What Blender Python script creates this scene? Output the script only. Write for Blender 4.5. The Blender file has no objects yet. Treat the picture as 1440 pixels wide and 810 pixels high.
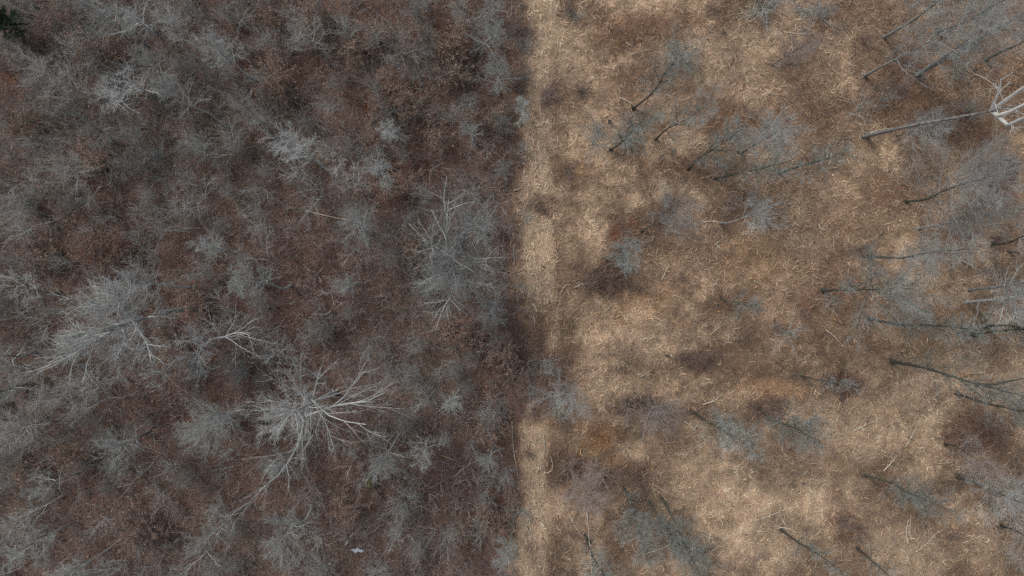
import bpy, math, random
import numpy as np

# ---------------------------------------------------------------- basics
H = 50.0                      # flying height of the camera above the ground, metres
S = 37.0 / 720.0              # metres on the ground for one pixel of the 1440 px wide photograph
RNG = np.random.default_rng(7)
scene = bpy.context.scene
COL = scene.collection
rad = math.radians

def gp(px, py, z=0.0):
    """the point at height z that stands at photo position px, py (z = 0: on the ground)"""
    k = (H - z) / H
    return np.array([(px - 720) * S * k, (405 - py) * S * k, z])

def lin(r, g, b):
    f = lambda c: ((c / 255 + 0.055) / 1.055) ** 2.4 if c > 10 else c / 255 / 12.92
    return np.array([f(r), f(g), f(b)])

# ---------------------------------------------------------------- value noise (numpy)
class Noise:
    def __init__(self, seed):
        self.g = np.random.default_rng(seed).random((256, 256))
    def __call__(self, x, y, scale):
        x = np.asarray(x) / scale + 1000.3; y = np.asarray(y) / scale + 1000.7
        xi = np.floor(x).astype(int); yi = np.floor(y).astype(int)
        fx = x - xi; fy = y - yi
        fx = fx * fx * (3 - 2 * fx); fy = fy * fy * (3 - 2 * fy)
        g = self.g; a = xi & 255; b = (xi + 1) & 255; c = yi & 255; d = (yi + 1) & 255
        return (g[a, c] * (1 - fx) + g[b, c] * fx) * (1 - fy) + (g[a, d] * (1 - fx) + g[b, d] * fx) * fy
    def fbm(self, x, y, scale, oct=4, gain=0.55):
        s = 0; a = 1; t = 0
        for _ in range(oct):
            s = s + a * self(x, y, scale); t += a; a *= gain; scale /= 2.1
        return s / t
N1, N2, N3, N4 = Noise(1), Noise(2), Noise(3), Noise(4)

def smooth(a, b, x):
    t = np.clip((x - a) / (b - a), 0, 1)
    return t * t * (3 - 2 * t)

def to_px(x, y):
    return 720 + np.asarray(x) / S, 405 - np.asarray(y) / S

# ---------------------------------------------------------------- what covers the ground where
EDGE_Y = [-400, 0, 60, 110, 170, 260, 380, 430, 480, 520, 560, 595, 640, 700, 760, 810, 1300]
EDGE_X = [738, 737, 732, 741, 733, 727, 724, 728, 742, 752, 746, 728, 721, 727, 719, 726, 722]

def clearing(x, y):
    """0 in the woods, 1 in the clearing"""
    px, py = to_px(x, y)
    e = np.interp(py, EDGE_Y, EDGE_X)
    n = (N1.fbm(x, y, 2.2, 4) - 0.5) * 46
    n = n + (N3.fbm(x, y, .8, 3) - 0.5) * 44 * (.45 + .9 * smooth(440, 500, py) * (1 - smooth(580, 640, py)))
    return smooth(-14, 14, px - e + n)

# patches of other ground in the clearing: px, py, rx, ry, colour, strength
DK = (76, 58, 50); RD = (90, 62, 52); OR = (138, 110, 82); LT = (172, 150, 127); BR = (106, 82, 66); GY = (104, 96, 86)
PATCH = [
 (850,388,46,30,DK,.9),(838,402,34,14,(64,46,42),.8),(875,322,24,18,(104,66,52),.8),(985,508,40,20,DK,.8),(764,525,44,70,(100,77,64),.8),(745,470,24,40,(104,82,68),.6),
 (822,655,46,40,DK,.75),(885,665,40,26,DK,.85),(905,570,52,24,(70,56,52),.9),(1075,575,34,22,DK,.8),(1185,540,28,22,(76,50,42),.95),
 (990,578,22,14,DK,.6),(1380,605,70,34,RD,.6),(1350,625,40,20,DK,.55),(1275,100,55,38,RD,.55),(1290,165,85,36,BR,.8),
 (1405,262,34,40,RD,.8),(1250,270,50,34,BR,.8),(1165,405,60,50,BR,.75),(1200,745,36,32,DK,.6),(1175,700,16,60,BR,.7),
 (880,45,70,32,BR,.9),(960,25,60,26,BR,.7),(1010,150,70,40,BR,.65),(1120,120,60,40,BR,.55),(1080,180,70,30,BR,.4),(1330,340,44,34,BR,.7),
 (1250,425,60,30,BR,.5),(1420,100,40,40,BR,.6),(1360,180,70,26,BR,.6),(1300,480,60,30,(112,94,74),.7),(1330,505,90,34,(108,94,80),.6),(1040,420,50,30,BR,.4),(1100,470,60,40,BR,.4),
 (940,330,60,30,DK,.45),(1020,300,70,30,DK,.4),(900,120,60,40,BR,.45),(1160,30,60,30,BR,.45),(770,140,16,20,(84,68,64),.8),(760,290,30,16,DK,.75),
 (815,240,40,26,BR,.6),(930,240,60,24,BR,.5),(980,240,50,26,DK,.5),(1130,250,60,26,BR,.4),(905,715,40,50,(84,72,62),.6),(960,735,34,44,(84,72,62),.5),
 (820,700,34,30,(88,70,62),.6),(870,760,26,26,DK,.5),(1030,600,40,30,(94,82,70),.5),(1120,610,40,26,(94,82,70),.5),(1280,690,40,30,(98,82,66),.5),(1400,690,60,30,DK,.45),(1350,745,36,20,BR,.5),
 (1060,520,60,30,BR,.35),(1235,610,90,50,LT,.35),(1290,570,60,50,LT,.25),(1120,705,90,70,LT,.3),(1080,770,60,60,LT,.35),(1280,770,80,40,LT,.4),(1400,775,50,30,(174,150,124),.4),(980,680,60,50,LT,.22),(1000,640,60,40,LT,.2),
 (828,628,34,16,OR,.5),(862,652,28,12,OR,.45),(840,610,30,22,(120,86,60),.6),(818,237,14,10,OR,.7),(1342,436,24,22,OR,.5),(1385,345,20,12,LT,.5),(900,428,60,34,(148,118,92),.5),(1080,548,50,18,(148,116,88),.55),
 (1280,705,22,10,OR,.5),(1370,545,22,14,OR,.6),(1370,525,20,8,OR,.8),(1325,700,16,10,OR,.7),(800,50,50,40,LT,.5),(800,90,40,40,LT,.35),(1040,90,50,40,LT,.25),(1440,195,16,8,(170,142,104),.6),(1180,55,40,20,LT,.35),
 (1060,130,50,16,LT,.35),(990,370,70,40,(140,114,94),.4),(1060,360,60,40,(148,120,92),.4),(920,480,60,34,LT,.25),(880,540,40,20,LT,.2),(1000,200,60,16,LT,.25),(1210,470,40,40,(140,112,92),.3),(1180,320,40,40,(140,112,90),.35),(1130,330,40,30,LT,.2),
]
# coloured patches of fallen leaves in the woods, and lightened strips along the edge
WPATCH = [
 (728,40,22,60,(104,86,78),.6),(726,200,22,90,(100,84,76),.6),(720,330,20,80,(98,82,75),.6),(716,690,18,120,(98,82,74),.5),  # paler strips painted to offset the dark shade band at the wood edge
 (170,60,130,80,(96,84,78),.5),
 (110,235,50,36,(104,72,54),.7),(110,280,40,24,(104,70,50),.6),(150,355,44,34,(108,70,58),.7),(550,125,52,36,(104,68,48),.8),(610,55,44,40,(98,66,50),.7),(650,70,40,44,(98,68,50),.6),(385,108,24,22,(108,68,48),.8),(430,40,30,30,(100,70,52),.6),(520,45,44,34,(92,64,50),.5),
 (580,348,28,24,(98,66,52),.7),(700,500,40,26,(100,72,58),.6),(640,465,34,22,(110,70,62),.7),(10,90,30,30,(104,76,56),.7),(20,170,40,24,(100,70,50),.6),(100,640,34,18,(108,72,50),.7),(205,745,34,22,(112,82,74),.6),
 (655,755,24,18,(104,70,52),.7),(480,715,26,22,(100,70,58),.6),(375,20,22,14,(96,60,40),.8),(700,600,34,40,(88,62,52),.5),(260,560,60,60,(82,64,58),.7),(450,420,120,120,(80,63,58),.55),(600,700,140,120,(77,61,56),.55),(320,440,80,80,(84,64,58),.6),(250,480,40,40,(92,58,48),.6),
 (70,40,34,28,(108,80,66),.7),(140,60,50,40,(98,72,60),.6),(690,545,40,40,(86,60,50),.5),(30,660,30,16,(110,78,46),.5),(690,700,30,40,(96,66,54),.5),(720,110,14,40,(100,74,60),.7),(735,500,34,70,(98,76,66),.7),(722,400,22,60,(92,74,66),.6),(560,255,60,40,(88,60,50),.5),(50,520,40,30,(100,72,58),.4),
]
def base_colour(x, y):
    """linear colour of whatever lies on the ground at x, y (arrays)"""
    px, py = to_px(x, y)
    c = clearing(x, y)[:, None]
    w = np.tile(lin(95, 76, 68), (len(x), 1))
    w = w * (0.6 + 0.85 * N2.fbm(x, y, 3.0, 4))[:, None]
    g = smooth(0.45, 0.7, N3.fbm(x, y, 7.0, 4))[:, None]
    w = w * (1 - 0.35 * g) + lin(94, 87, 80) * 0.35 * g
    r = np.tile(lin(141, 120, 100), (len(x), 1))
    n = N3.fbm(x, y, 3.4, 5)
    n5 = N1.fbm(x + 31, y, 1.15, 4)
    r = r * (0.62 + 0.66 * smooth(.28, .72, n))[:, None] * (.8 + .4 * smooth(.3, .7, n5))[:, None] * (.8 + .4 * smooth(.25, .75, N4.fbm(x, y + 17, .5, 2)))[:, None]
    k = smooth(0.42, 0.62, N4.fbm(x, y, 4.5, 5))[:, None]
    r = r * (1 - 0.6 * k) + lin(103, 84, 69) * 0.6 * k
    # the mown strip along the edge of the woods
    e = np.interp(py, EDGE_Y, EDGE_X)
    es = np.interp(py, [0, 300, 480, 540, 600, 810], [738, 728, 738, 734, 726, 724])
    q = px - es + (N1.fbm(x, y, 2.5, 3) - .5) * 22
    s = (smooth(0, 10, px - es) * (1 - smooth(36, 50, q)) * (0.7 + 0.3 * N2.fbm(x, y, 4, 3)))[:, None] * .9
    rough = (smooth(38, 54, q) * (1 - smooth(60, 110, q)) * smooth(.3, .6, N2.fbm(x, y, 1.8, 4)))[:, None] * .5
    r = r * (1 - rough) + lin(98, 80, 66) * rough
    r = r * (1 - s) + lin(164, 142, 120) * s
    wob = (N1.fbm(x, y, 1.6, 4) - 0.5) * 1.5; wob2 = (N2.fbm(x, y, 1.6, 4) - 0.5) * 1.5
    def lay(c, table):
        for (qx, qy, rx, ry, colr, st) in table:
            d = np.sqrt(((px - qx) / rx + wob) ** 2 + ((py - qy) / ry + wob2) ** 2)
            m = ((1 - smooth(0.35, 1.25, d)) * st)[:, None]
            c = c * (1 - m) + lin(*colr) * (0.75 + 0.5 * n)[:, None] * m
        return c
    r = lay(r, PATCH); w = lay(w, WPATCH)
    return w * (1 - c) + r * c

def ground_z(x, y):
    c = clearing(x, y)
    z = (N1.fbm(x, y, 9.0, 3) - .5) * 0.7 + (N2.fbm(x, y, 1.1, 4) - .5) * (0.18 + 0.22 * c) + (N3.fbm(x, y, 0.35, 2) - .5) * 0.12
    return z

# ---------------------------------------------------------------- materials
def nt(name):
    m = bpy.data.materials.new(name); m.use_nodes = True
    t = m.node_tree; b = t.nodes['Principled BSDF']
    b.inputs['Roughness'].default_value = 0.9
    if 'Specular IOR Level' in b.inputs: b.inputs['Specular IOR Level'].default_value = 0.15
    return m, t, b

def mat_attr(name, noise_scale=6.0, amount=0.5, fine=0.0):
    """base colour from the mesh's own 'Col' attribute, broken up by noise"""
    m, t, b = nt(name); n, l = t.nodes, t.links
    a = n.new('ShaderNodeAttribute'); a.attribute_name = 'Col'
    co = n.new('ShaderNodeTexCoord')
    mul = n.new('ShaderNodeMix'); mul.data_type = 'RGBA'; mul.blend_type = 'MULTIPLY'; mul.inputs[0].default_value = 1
    nz = n.new('ShaderNodeTexNoise'); nz.inputs['Scale'].default_value = noise_scale; nz.inputs['Detail'].default_value = 6; nz.inputs['Roughness'].default_value = .75
    l.new(co.outputs['Object'], nz.inputs['Vector'])
    mr = n.new('ShaderNodeMapRange'); mr.inputs[1].default_value = .3; mr.inputs[2].default_value = .7
    mr.inputs[3].default_value = 1 - amount; mr.inputs[4].default_value = 1 + amount
    l.new(nz.outputs['Fac'], mr.inputs[0]); l.new(a.outputs['Color'], mul.inputs[6]); l.new(mr.outputs[0], mul.inputs[7])
    l.new(mul.outputs[2], b.inputs['Base Color'])
    if fine:
        bp = n.new('ShaderNodeBump'); bp.inputs['Strength'].default_value = .8; bp.inputs['Distance'].default_value = fine
        l.new(nz.outputs['Fac'], bp.inputs['Height']); l.new(bp.outputs[0], b.inputs['Normal'])
    return m

def mat_bark(name, c1, c2, scale=7.0, vary=0.25):
    m, t, b = nt(name); n, l = t.nodes, t.links
    co = n.new('ShaderNodeTexCoord')
    nz = n.new('ShaderNodeTexNoise'); nz.inputs['Scale'].default_value = scale; nz.inputs['Detail'].default_value = 5; nz.inputs['Roughness'].default_value = .7
    l.new(co.outputs['Object'], nz.inputs['Vector'])
    rp = n.new('ShaderNodeValToRGB'); rp.color_ramp.elements[0].position = .36; rp.color_ramp.elements[1].position = .64
    rp.color_ramp.elements[0].color = (*c1, 1); rp.color_ramp.elements[1].color = (*c2, 1)
    l.new(nz.outputs['Fac'], rp.inputs[0])
    oi = n.new('ShaderNodeObjectInfo'); mr = n.new('ShaderNodeMapRange'); mr.inputs[3].default_value = 1 - vary; mr.inputs[4].default_value = 1 + vary
    l.new(oi.outputs['Random'], mr.inputs[0])
    mul = n.new('ShaderNodeMix'); mul.data_type = 'RGBA'; mul.blend_type = 'MULTIPLY'; mul.inputs[0].default_value = 1
    l.new(rp.outputs[0], mul.inputs[6]); l.new(mr.outputs[0], mul.inputs[7]); l.new(mul.outputs[2], b.inputs['Base Color'])
    bp = n.new('ShaderNodeBump'); bp.inputs['Strength'].default_value = .5; bp.inputs['Distance'].default_value = .02
    l.new(nz.outputs['Fac'], bp.inputs['Height']); l.new(bp.outputs[0], b.inputs['Normal'])
    return m

M = {}
M['ground'] = mat_attr('leafy soil', 9.0, .6, .06)
M['flake'] = mat_attr('dry leaf and stalk', 14.0, .25)
M['pale'] = mat_bark('pale grey bark', (.24, .252, .246), (.39, .402, .392))
M['white'] = mat_bark('white bark', (.36, .355, .34), (.58, .565, .535))
M['grey'] = mat_bark('grey bark', (.17, .178, .172), (.29, .30, .29))
M['cool'] = mat_bark('bluish lichen bark', (.17, .188, .18), (.285, .305, .292))
M['dull'] = mat_bark('dull brown grey bark', (.17, .16, .15), (.30, .28, .265))
M['dark'] = mat_bark('dark bark with painted shade', (.026, .027, .022), (.075, .077, .064))  # dark bark; shade on the upright trunk faces is put into this colour
M['mossy'] = mat_bark('mossy dark bark', (.035, .042, .033), (.10, .115, .095))
M['brush'] = mat_bark('dark brown twig', (.13, .088, .072), (.22, .165, .14))
M['plum'] = mat_bark('purplish twig', (.165, .135, .122), (.265, .23, .212))
M['ridge'] = mat_bark('ridged grey bark', (.05, .05, .046), (.21, .206, .198), 5.0)
M['sapling'] = mat_bark('young grey bark', (.13, .132, .127), (.22, .222, .214))
M['twig'] = mat_bark('pale grey twig', (.205, .216, .21), (.345, .358, .348))
M['stem'] = mat_bark('blotched pale stem', (.08, .08, .076), (.27, .27, .258), 5.0)
M['straw'] = mat_bark('bleached dead wood', (.27, .235, .18), (.46, .405, .33))
M['tan'] = mat_bark('brown dead wood', (.17, .13, .09), (.32, .25, .18))
M['rot'] = mat_bark('dark rotten wood', (.07, .056, .047), (.14, .115, .095))
M['orange'] = mat_bark('orange split wood', (.36, .21, .10), (.55, .35, .19))

# ---------------------------------------------------------------- meshes
def mesh(name, V, F, mats, cols=None, smooth_=True, mi=None):
    """V n x 3, F a list of index arrays (each f x k)"""
    me = bpy.data.meshes.new(name)
    F = [f for f in F if len(f)]
    me.vertices.add(len(V)); me.vertices.foreach_set('co', np.ascontiguousarray(V, dtype=np.float32).ravel())
    loops = np.concatenate([f.ravel() for f in F]).astype(np.int32)
    sizes = np.concatenate([np.full(len(f), f.shape[1]) for f in F])
    starts = np.concatenate([[0], np.cumsum(sizes)[:-1]]).astype(np.int32)
    me.loops.add(len(loops)); me.loops.foreach_set('vertex_index', loops)
    me.polygons.add(len(sizes)); me.polygons.foreach_set('loop_start', starts)
    if mi is not None: me.polygons.foreach_set('material_index', mi.astype(np.int32))
    if smooth_: me.polygons.foreach_set('use_smooth', np.ones(len(sizes), dtype=bool))
    for m in (mats if isinstance(mats, (list, tuple)) else [mats]): me.materials.append(m)
    if cols is not None:
        a = me.color_attributes.new('Col', 'FLOAT_COLOR', 'POINT')
        rgba = np.ones((len(V), 4), dtype=np.float32); rgba[:, :3] = cols
        a.data.foreach_set('color', rgba.ravel())
    me.update(calc_edges=True)
    return me

def link(name, me, parent=None):
    o = bpy.data.objects.new(name, me); COL.objects.link(o)
    if parent is not None: o.parent = parent
    return o

def tag(o, label=None, cat=None, group=None, kind=None):
    for k, v in (('label', label), ('category', cat), ('group', group), ('kind', kind)):
        if v: o[k] = v
    return o

def empty(name, loc):
    o = bpy.data.objects.new(name, None); COL.objects.link(o); o.location = [float(q) for q in loc]
    o.empty_display_size = .3
    return o

def norm(v):
    return v / np.maximum(np.linalg.norm(v, axis=-1, keepdims=True), 1e-9)

def basis(T):
    ref = np.where(np.abs(T[..., 2:3]) > .9, np.array([1., 0, 0]), np.array([0, 0, 1.]))
    U = norm(np.cross(T, ref)); return U, np.cross(T, U)

class Bag:
    """collects tubes and faces, then makes ONE mesh"""
    def __init__(self): self.V = []; self.F4 = []; self.F3 = []; self.n = 0; self.C = []; self.m = 0; self.M4 = []; self.M3 = []
    def tubes(self, P, R, sides=3, col=None):
        n, k, _ = P.shape
        T = norm(np.gradient(P, axis=1))
        U, W = basis(T)
        # one steady frame along each tube
        U0 = U[:, k // 2:k // 2 + 1]; U = norm(U0 - (U0 * T).sum(-1, keepdims=True) * T); W = np.cross(T, U)
        a = np.arange(sides) * 2 * math.pi / sides
        V = P[:, :, None] + R[:, :, None, None] * (np.cos(a)[:, None] * U[:, :, None] + np.sin(a)[:, None] * W[:, :, None])
        idx = self.n + np.arange(n * k * sides).reshape(n, k, sides)
        A = idx[:, :-1]; B = idx[:, 1:]
        q = np.stack([A, np.roll(A, -1, 2), np.roll(B, -1, 2), B], -1).reshape(-1, 4)
        self.F4.append(q); self.M4.append(np.full(len(q), self.m))
        if sides == 3: self.F3.append(idx[:, -1].reshape(-1, 3)); self.M3.append(np.full(n, self.m))
        elif sides == 4: self.F4.append(idx[:, -1].reshape(-1, 4)); self.M4.append(np.full(n, self.m))
        self.V.append(V.reshape(-1, 3)); self.n += n * k * sides
        if col is not None: self.C.append(np.repeat(col, k * sides, axis=0))
        return self
    def quads(self, V, col=None):
        """V n x 4 x 3"""
        n = len(V)
        self.F4.append(self.n + np.arange(n * 4).reshape(n, 4)); self.V.append(V.reshape(-1, 3)); self.n += n * 4; self.M4.append(np.full(n, self.m))
        if col is not None: self.C.append(np.repeat(col, 4, axis=0))
        return self
    def build(self, name, m):
        V = np.concatenate(self.V)
        F = [np.concatenate(x) for x in (self.F4, self.F3) if x]
        return mesh(name, V, F, m, np.concatenate(self.C) if self.C else None, mi=np.concatenate(self.M4 + self.M3))

# ---------------------------------------------------------------- branching
def grow(P, R, n, t, length, ang, K, rng, up=0.0, wig=0.15, r_max=.05, r_k=.65, tip=.3, az=None):
    """n children on each of the parents P (N,k,3) with radii R; returns (N*n,K,3), (N*n,K)"""
    N, k, _ = P.shape
    tt = t[0] + (t[1] - t[0]) * (np.arange(n)[None] + rng.random((N, n))) / n
    f = tt * (k - 1); i = np.minimum(f.astype(int), k - 2); f = f - i
    ar = np.arange(N)[:, None]
    A = P[ar, i]; B = P[ar, i + 1]
    pos = (A + (B - A) * f[..., None]).reshape(-1, 3); T = norm(B - A).reshape(-1, 3)
    rp = (R[ar, i] * (1 - f) + R[ar, i + 1] * f).reshape(-1)
    U, W = basis(T)
    phi = (rng.random((N, 1)) * 6.28 + np.arange(n)[None] * 2.4 + rng.normal(0, .35, (N, n))).reshape(-1)
    if az is not None: phi = az.reshape(-1)
    a = np.clip(rng.normal(ang[0], ang[1], N * n), .15, 1.6)
    d = np.cos(a)[:, None] * T + np.sin(a)[:, None] * (np.cos(phi)[:, None] * U + np.sin(phi)[:, None] * W)
    L = (np.asarray(length(tt)) if callable(length) else np.full((N, n), length)).reshape(-1) * rng.uniform(.65, 1.2, N * n)
    step = L / (K - 1)
    out = np.empty((N * n, K, 3)); out[:, 0] = pos
    bend = rng.normal(0, wig, (N * n, 3))
    for j in range(1, K):
        d = norm(d + bend * .5 + rng.normal(0, wig, (N * n, 3)) + np.array([0, 0, up]))
        out[:, j] = out[:, j - 1] + d * step[:, None]
    r0 = np.minimum(rp * r_k, r_max)
    return out, r0[:, None] * np.linspace(1, tip, K)[None]

def curve(pts, k):
    """a smooth polyline of k points through pts"""
    pts = np.asarray(pts, float)
    if len(pts) == 2:
        return pts[0] + (pts[1] - pts[0]) * np.linspace(0, 1, k)[:, None]
    d = np.concatenate([[0], np.cumsum(np.linalg.norm(np.diff(pts, axis=0), axis=1))]); d /= d[-1]
    ext = np.vstack([2 * pts[0] - pts[1], pts, 2 * pts[-1] - pts[-2]])
    out = []
    for t in np.linspace(0, 1, k):
        i = min(np.searchsorted(d, t, side='right') - 1, len(pts) - 2); u = (t - d[i]) / (d[i + 1] - d[i])
        p0, p1, p2, p3 = ext[i:i + 4]
        out.append(.5 * (2 * p1 + (p2 - p0) * u + (2 * p0 - 5 * p1 + 4 * p2 - p3) * u ** 2 + (3 * p1 - p0 - 3 * p2 + p3) * u ** 3))
    return np.array(out)

STYLE = {
 # limbs, where along the trunk, their angle, pull upward, crookedness, children of each level, length of a child as a share of its parent, angles, limb and twig radius
 'spread': dict(n1=10, t=(.5, 1), a=(1.0, .2), up=.10, wig=.13, n2=10, n3=6, n4=3, l2=.5, l3=.5, l4=.65, r1=.06, tw=.0075, b=.6),
 'fan':    dict(n1=22, t=(.52, .97), a=(.62, .24), up=.05, wig=.06, n2=7, n3=5, n4=2, l2=.55, l3=.5, l4=.75, r1=.045, tw=.0078, b=.42),
 'fuzz':   dict(n1=30, t=(.35, 1), a=(.85, .3), up=.06, wig=.07, n2=8, n3=5, n4=3, l2=.5, l3=.55, l4=.75, r1=.028, tw=.0058, b=.5),
 'pole':   dict(n1=38, t=(.30, 1), a=(.8, .25), up=.06, wig=.09, n2=7, n3=5, n4=3, l2=.45, l3=.55, l4=.75, r1=.02, tw=.0046, b=.6),
 'thin':   dict(n1=18, t=(.32, 1), a=(.7, .22), up=.08, wig=.11, n2=7, n3=5, n4=2, l2=.5, l3=.55, l4=.8, r1=.04, tw=.0078, b=.5),
 'fork':   dict(n1=5, t=(.7, 1), a=(.6, .22), up=.05, wig=.14, n2=5, n3=3, n4=3, l2=.4, l3=.5, l4=.6, r1=.04, tw=.007, b=.6),
}
BARK = dict(pale=('pale', 'pale', 'twig'), grey=('grey', 'twig', 'grey'), cool=('cool', 'grey', 'cool'), dull=('dull', 'grey', 'dull'),
            dark=('dark', 'mossy', 'cool'), darkg=('dark', 'dull', 'twig'), darkp=('dark', 'plum', 'plum'), white=('ridge', 'white', 'pale'), stem=('stem', 'grey', 'grey'))

LAND = []          # (x, y, nick) of every thing one can point to, for the labels of smaller things near it
def make_tree(name, base, hub, h, cr, style, bark, label, cat, group, rng, limbs=None, tr=None, parts=True, dens=1.0):
    """base, hub: world points; h: height; cr: crown radius in metres"""
    s = STYLE[style]; root = empty(name, base); tag(root, label, cat, group)
    b0 = np.asarray(base, float)
    hub = np.asarray(hub, float) - b0
    lean = hub[:2] / max(hub[2], .5)
    topz = h if style != 'spread' else max(hub[2] * 1.12, h * .72)
    top = np.array([*(lean * topz * .95), topz])
    side = rng.normal(0, .016 * h, 3) * [1, 1, 0]
    tp = curve([[0, 0, -.25], hub * .5 + side, hub, top], 12)[None]
    tr = tr or (.0068 * h + .026)
    tR = (tr * (.14 + .86 * np.linspace(1, 0, 12) ** 1.25))[None]; tR[0, 0] *= 1.2
    m0, m1, m2 = (M[x] for x in BARK[bark])
    tb = Bag().tubes(tp, tR, 8)
    q = rng.uniform(0, 6.28) + np.arange(5) * 1.256 + rng.normal(0, .25, 5); u = np.stack([np.cos(q), np.sin(q), 0 * q], 1); t0 = np.linspace(0, 1, 5)
    f = np.array([.35, .9, 1.5, 2.3, 3.3]) * tr; zz = np.array([2.6, 1.2, .3, -.1, -.6]) * tr
    tb.tubes(u[:, None] * f[None, :, None] + np.array([0, 0, 1.]) * zz[None, :, None], np.tile(tr * np.array([.6, .55, .42, .28, .12]), (5, 1)), 5)   # root flare
    link('trunk', tb.build('trunk', m0), root)
    Lk = lambda tt: cr * (1.25 - .55 * (tt - s['t'][0]) / (1 - s['t'][0]))
    P1, R1 = grow(tp, tR, s['n1'], s['t'], Lk, s['a'], 7, rng, s['up'], s['wig'], s['r1'], .7, .3)
    if limbs:
        Q = np.array([curve([np.asarray(p) - b0 for p in q], 7) for q, _ in limbs]); RQ = np.array([r * np.linspace(1, .25, 7) for _, r in limbs])
        P1 = np.concatenate([Q, P1]); R1 = np.concatenate([RQ, R1])
    n1 = len(P1)
    seg1 = np.linalg.norm(np.diff(P1, axis=1), axis=2).sum(1)
    r = lambda n: max(2, int(round(n * dens)))
    n2 = r(s['n2'])
    P2, R2 = grow(P1, R1, n2, (.2, .98), lambda tt: seg1[:, None] * s['l2'] * (1.15 - .6 * tt), (s['b'], .18), 5, rng, s['up'] * .6, s['wig'] * 1.1, s['r1'] * .5, .65, .35)
    seg2 = np.linalg.norm(np.diff(P2, axis=1), axis=2).sum(1)
    P3, R3 = grow(P2, R2, s['n3'], (.15, 1), lambda tt: np.maximum(seg2[:, None], cr * .12) * s['l3'] * (1.2 - .5 * tt), (s['b'], .2), 4, rng, .04, s['wig'] * 1.2, s['tw'] * 1.5, .7, .5)
    R3 = np.maximum(R3, s['tw'] * .95 * np.linspace(1, .6, 4))
    seg3 = np.linalg.norm(np.diff(P3, axis=1), axis=2).sum(1)
    P4, R4 = grow(P3, R3, s['n4'], (.2, 1), lambda tt: np.maximum(seg3[:, None], cr * .08) * s['l4'] * np.ones_like(tt), (s['b'], .2), 3, rng, .04, s['wig'], s['tw'], .8, .6)
    R4 = np.maximum(R4, s['tw'] * .6 * np.linspace(1, .6, 3))
    c = Bag(); k = len(limbs) if limbs else 0; own = set(range(k)) | set(k + np.argsort(-seg1[k:])[:max(0, 8 - k)])
    for i in range(n1):
        if i in own:                                    # the stoutest limbs are parts of their own
            link('limb', Bag().tubes(P1[i:i + 1], R1[i:i + 1], 5).tubes(P2[i * n2:(i + 1) * n2], R2[i * n2:(i + 1) * n2], 4).build('limb', m1), root)
        else:
            c.tubes(P1[i:i + 1], R1[i:i + 1], 4).tubes(P2[i * n2:(i + 1) * n2], R2[i * n2:(i + 1) * n2], 3)
    c.m = 1; c.tubes(P3, R3, 3).tubes(P4, R4, 3)
    link('crown', c.build('crown', [m1, m2]), root)
    return root

def nickname(x, y, nick): LAND.append((x, y, nick))

# ---------------------------------------------------------------- the setting: ground
def axis(lo, hi, step, far):
    a = np.arange(lo, hi + step * .5, step); f = np.array([1.5, 4, 10, 25, 60, 120, 220])
    return np.concatenate([lo - f[::-1], a, hi + f])
gx = axis(-43, 43, .16, 0); gy = axis(-26.5, 26.5, .16, 0)
GX, GY = np.meshgrid(gx, gy, indexing='ij'); x = GX.ravel(); y = GY.ravel()
V = np.stack([x, y, ground_z(x, y)], 1)
ii = np.arange(len(x)).reshape(GX.shape)
F = np.stack([ii[:-1, :-1], ii[1:, :-1], ii[1:, 1:], ii[:-1, 1:]], -1).reshape(-1, 4)
g = link('ground', mesh('ground', V, [F], M['ground'], base_colour(x, y) * .72))
tag(g, kind='structure')

# ---------------------------------------------------------------- stuff: dead leaves, straw and chips
XL, YL = 43.0, 26.0
def flakes(n, keep, size, asp, tilt, lift, colour, seed, bend=.25, ang=None):
    rng = np.random.default_rng(seed)
    x = rng.uniform(-XL, XL, n); y = rng.uniform(-YL, YL, n)
    k = rng.random(n) < keep(x, y); x = x[k]; y = y[k]; n = len(x)
    L = (size[0] + (size[1] - size[0]) * rng.random(n) ** 1.8) * .5; W = L * rng.uniform(*asp, n)
    th = rng.uniform(0, math.pi * 2, n) if ang is None else ang(x, y, rng)
    tl = rng.normal(0, tilt, n); rl = rng.normal(0, tilt * 1.6, n)
    a = np.stack([np.cos(th) * np.cos(tl), np.sin(th) * np.cos(tl), np.sin(tl)], 1)
    b0 = np.stack([-np.sin(th), np.cos(th), 0 * th], 1); c0 = np.cross(a, b0)
    b = b0 * np.cos(rl)[:, None] + c0 * np.sin(rl)[:, None]
    p = np.stack([x, y, ground_z(x, y) + rng.uniform(*lift, n) + np.abs(np.sin(tl)) * L], 1)
    w = (rng.normal(0, bend, n) * L)[:, None] * b0
    q = np.stack([p - a * L[:, None] - b * W[:, None], p - a * L[:, None] * .9 + b * W[:, None], p + b * W[:, None] + w, p - b * W[:, None] + w,
                  p + a * L[:, None] * .9 + b * W[:, None] * .7, p + a * L[:, None] - b * W[:, None] * .7], 1)
    return x, y, q, colour(x, y, rng)
def flake_obj(name, sets, m):
    V = []; F = []; C = []; n0 = 0
    for q, c in sets:
        n = len(q); i = n0 + np.arange(n)[:, None] * 6
        F.append((i + np.array([0, 3, 2, 1])).reshape(-1, 4)); F.append((i + np.array([3, 5, 4, 2])).reshape(-1, 4))
        V.append(q.reshape(-1, 3)); C.append(np.repeat(c, 6, axis=0)); n0 += n * 6
    return link(name, mesh(name, np.concatenate(V), [np.concatenate(F)], m, np.concatenate(C), smooth_=False))

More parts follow.
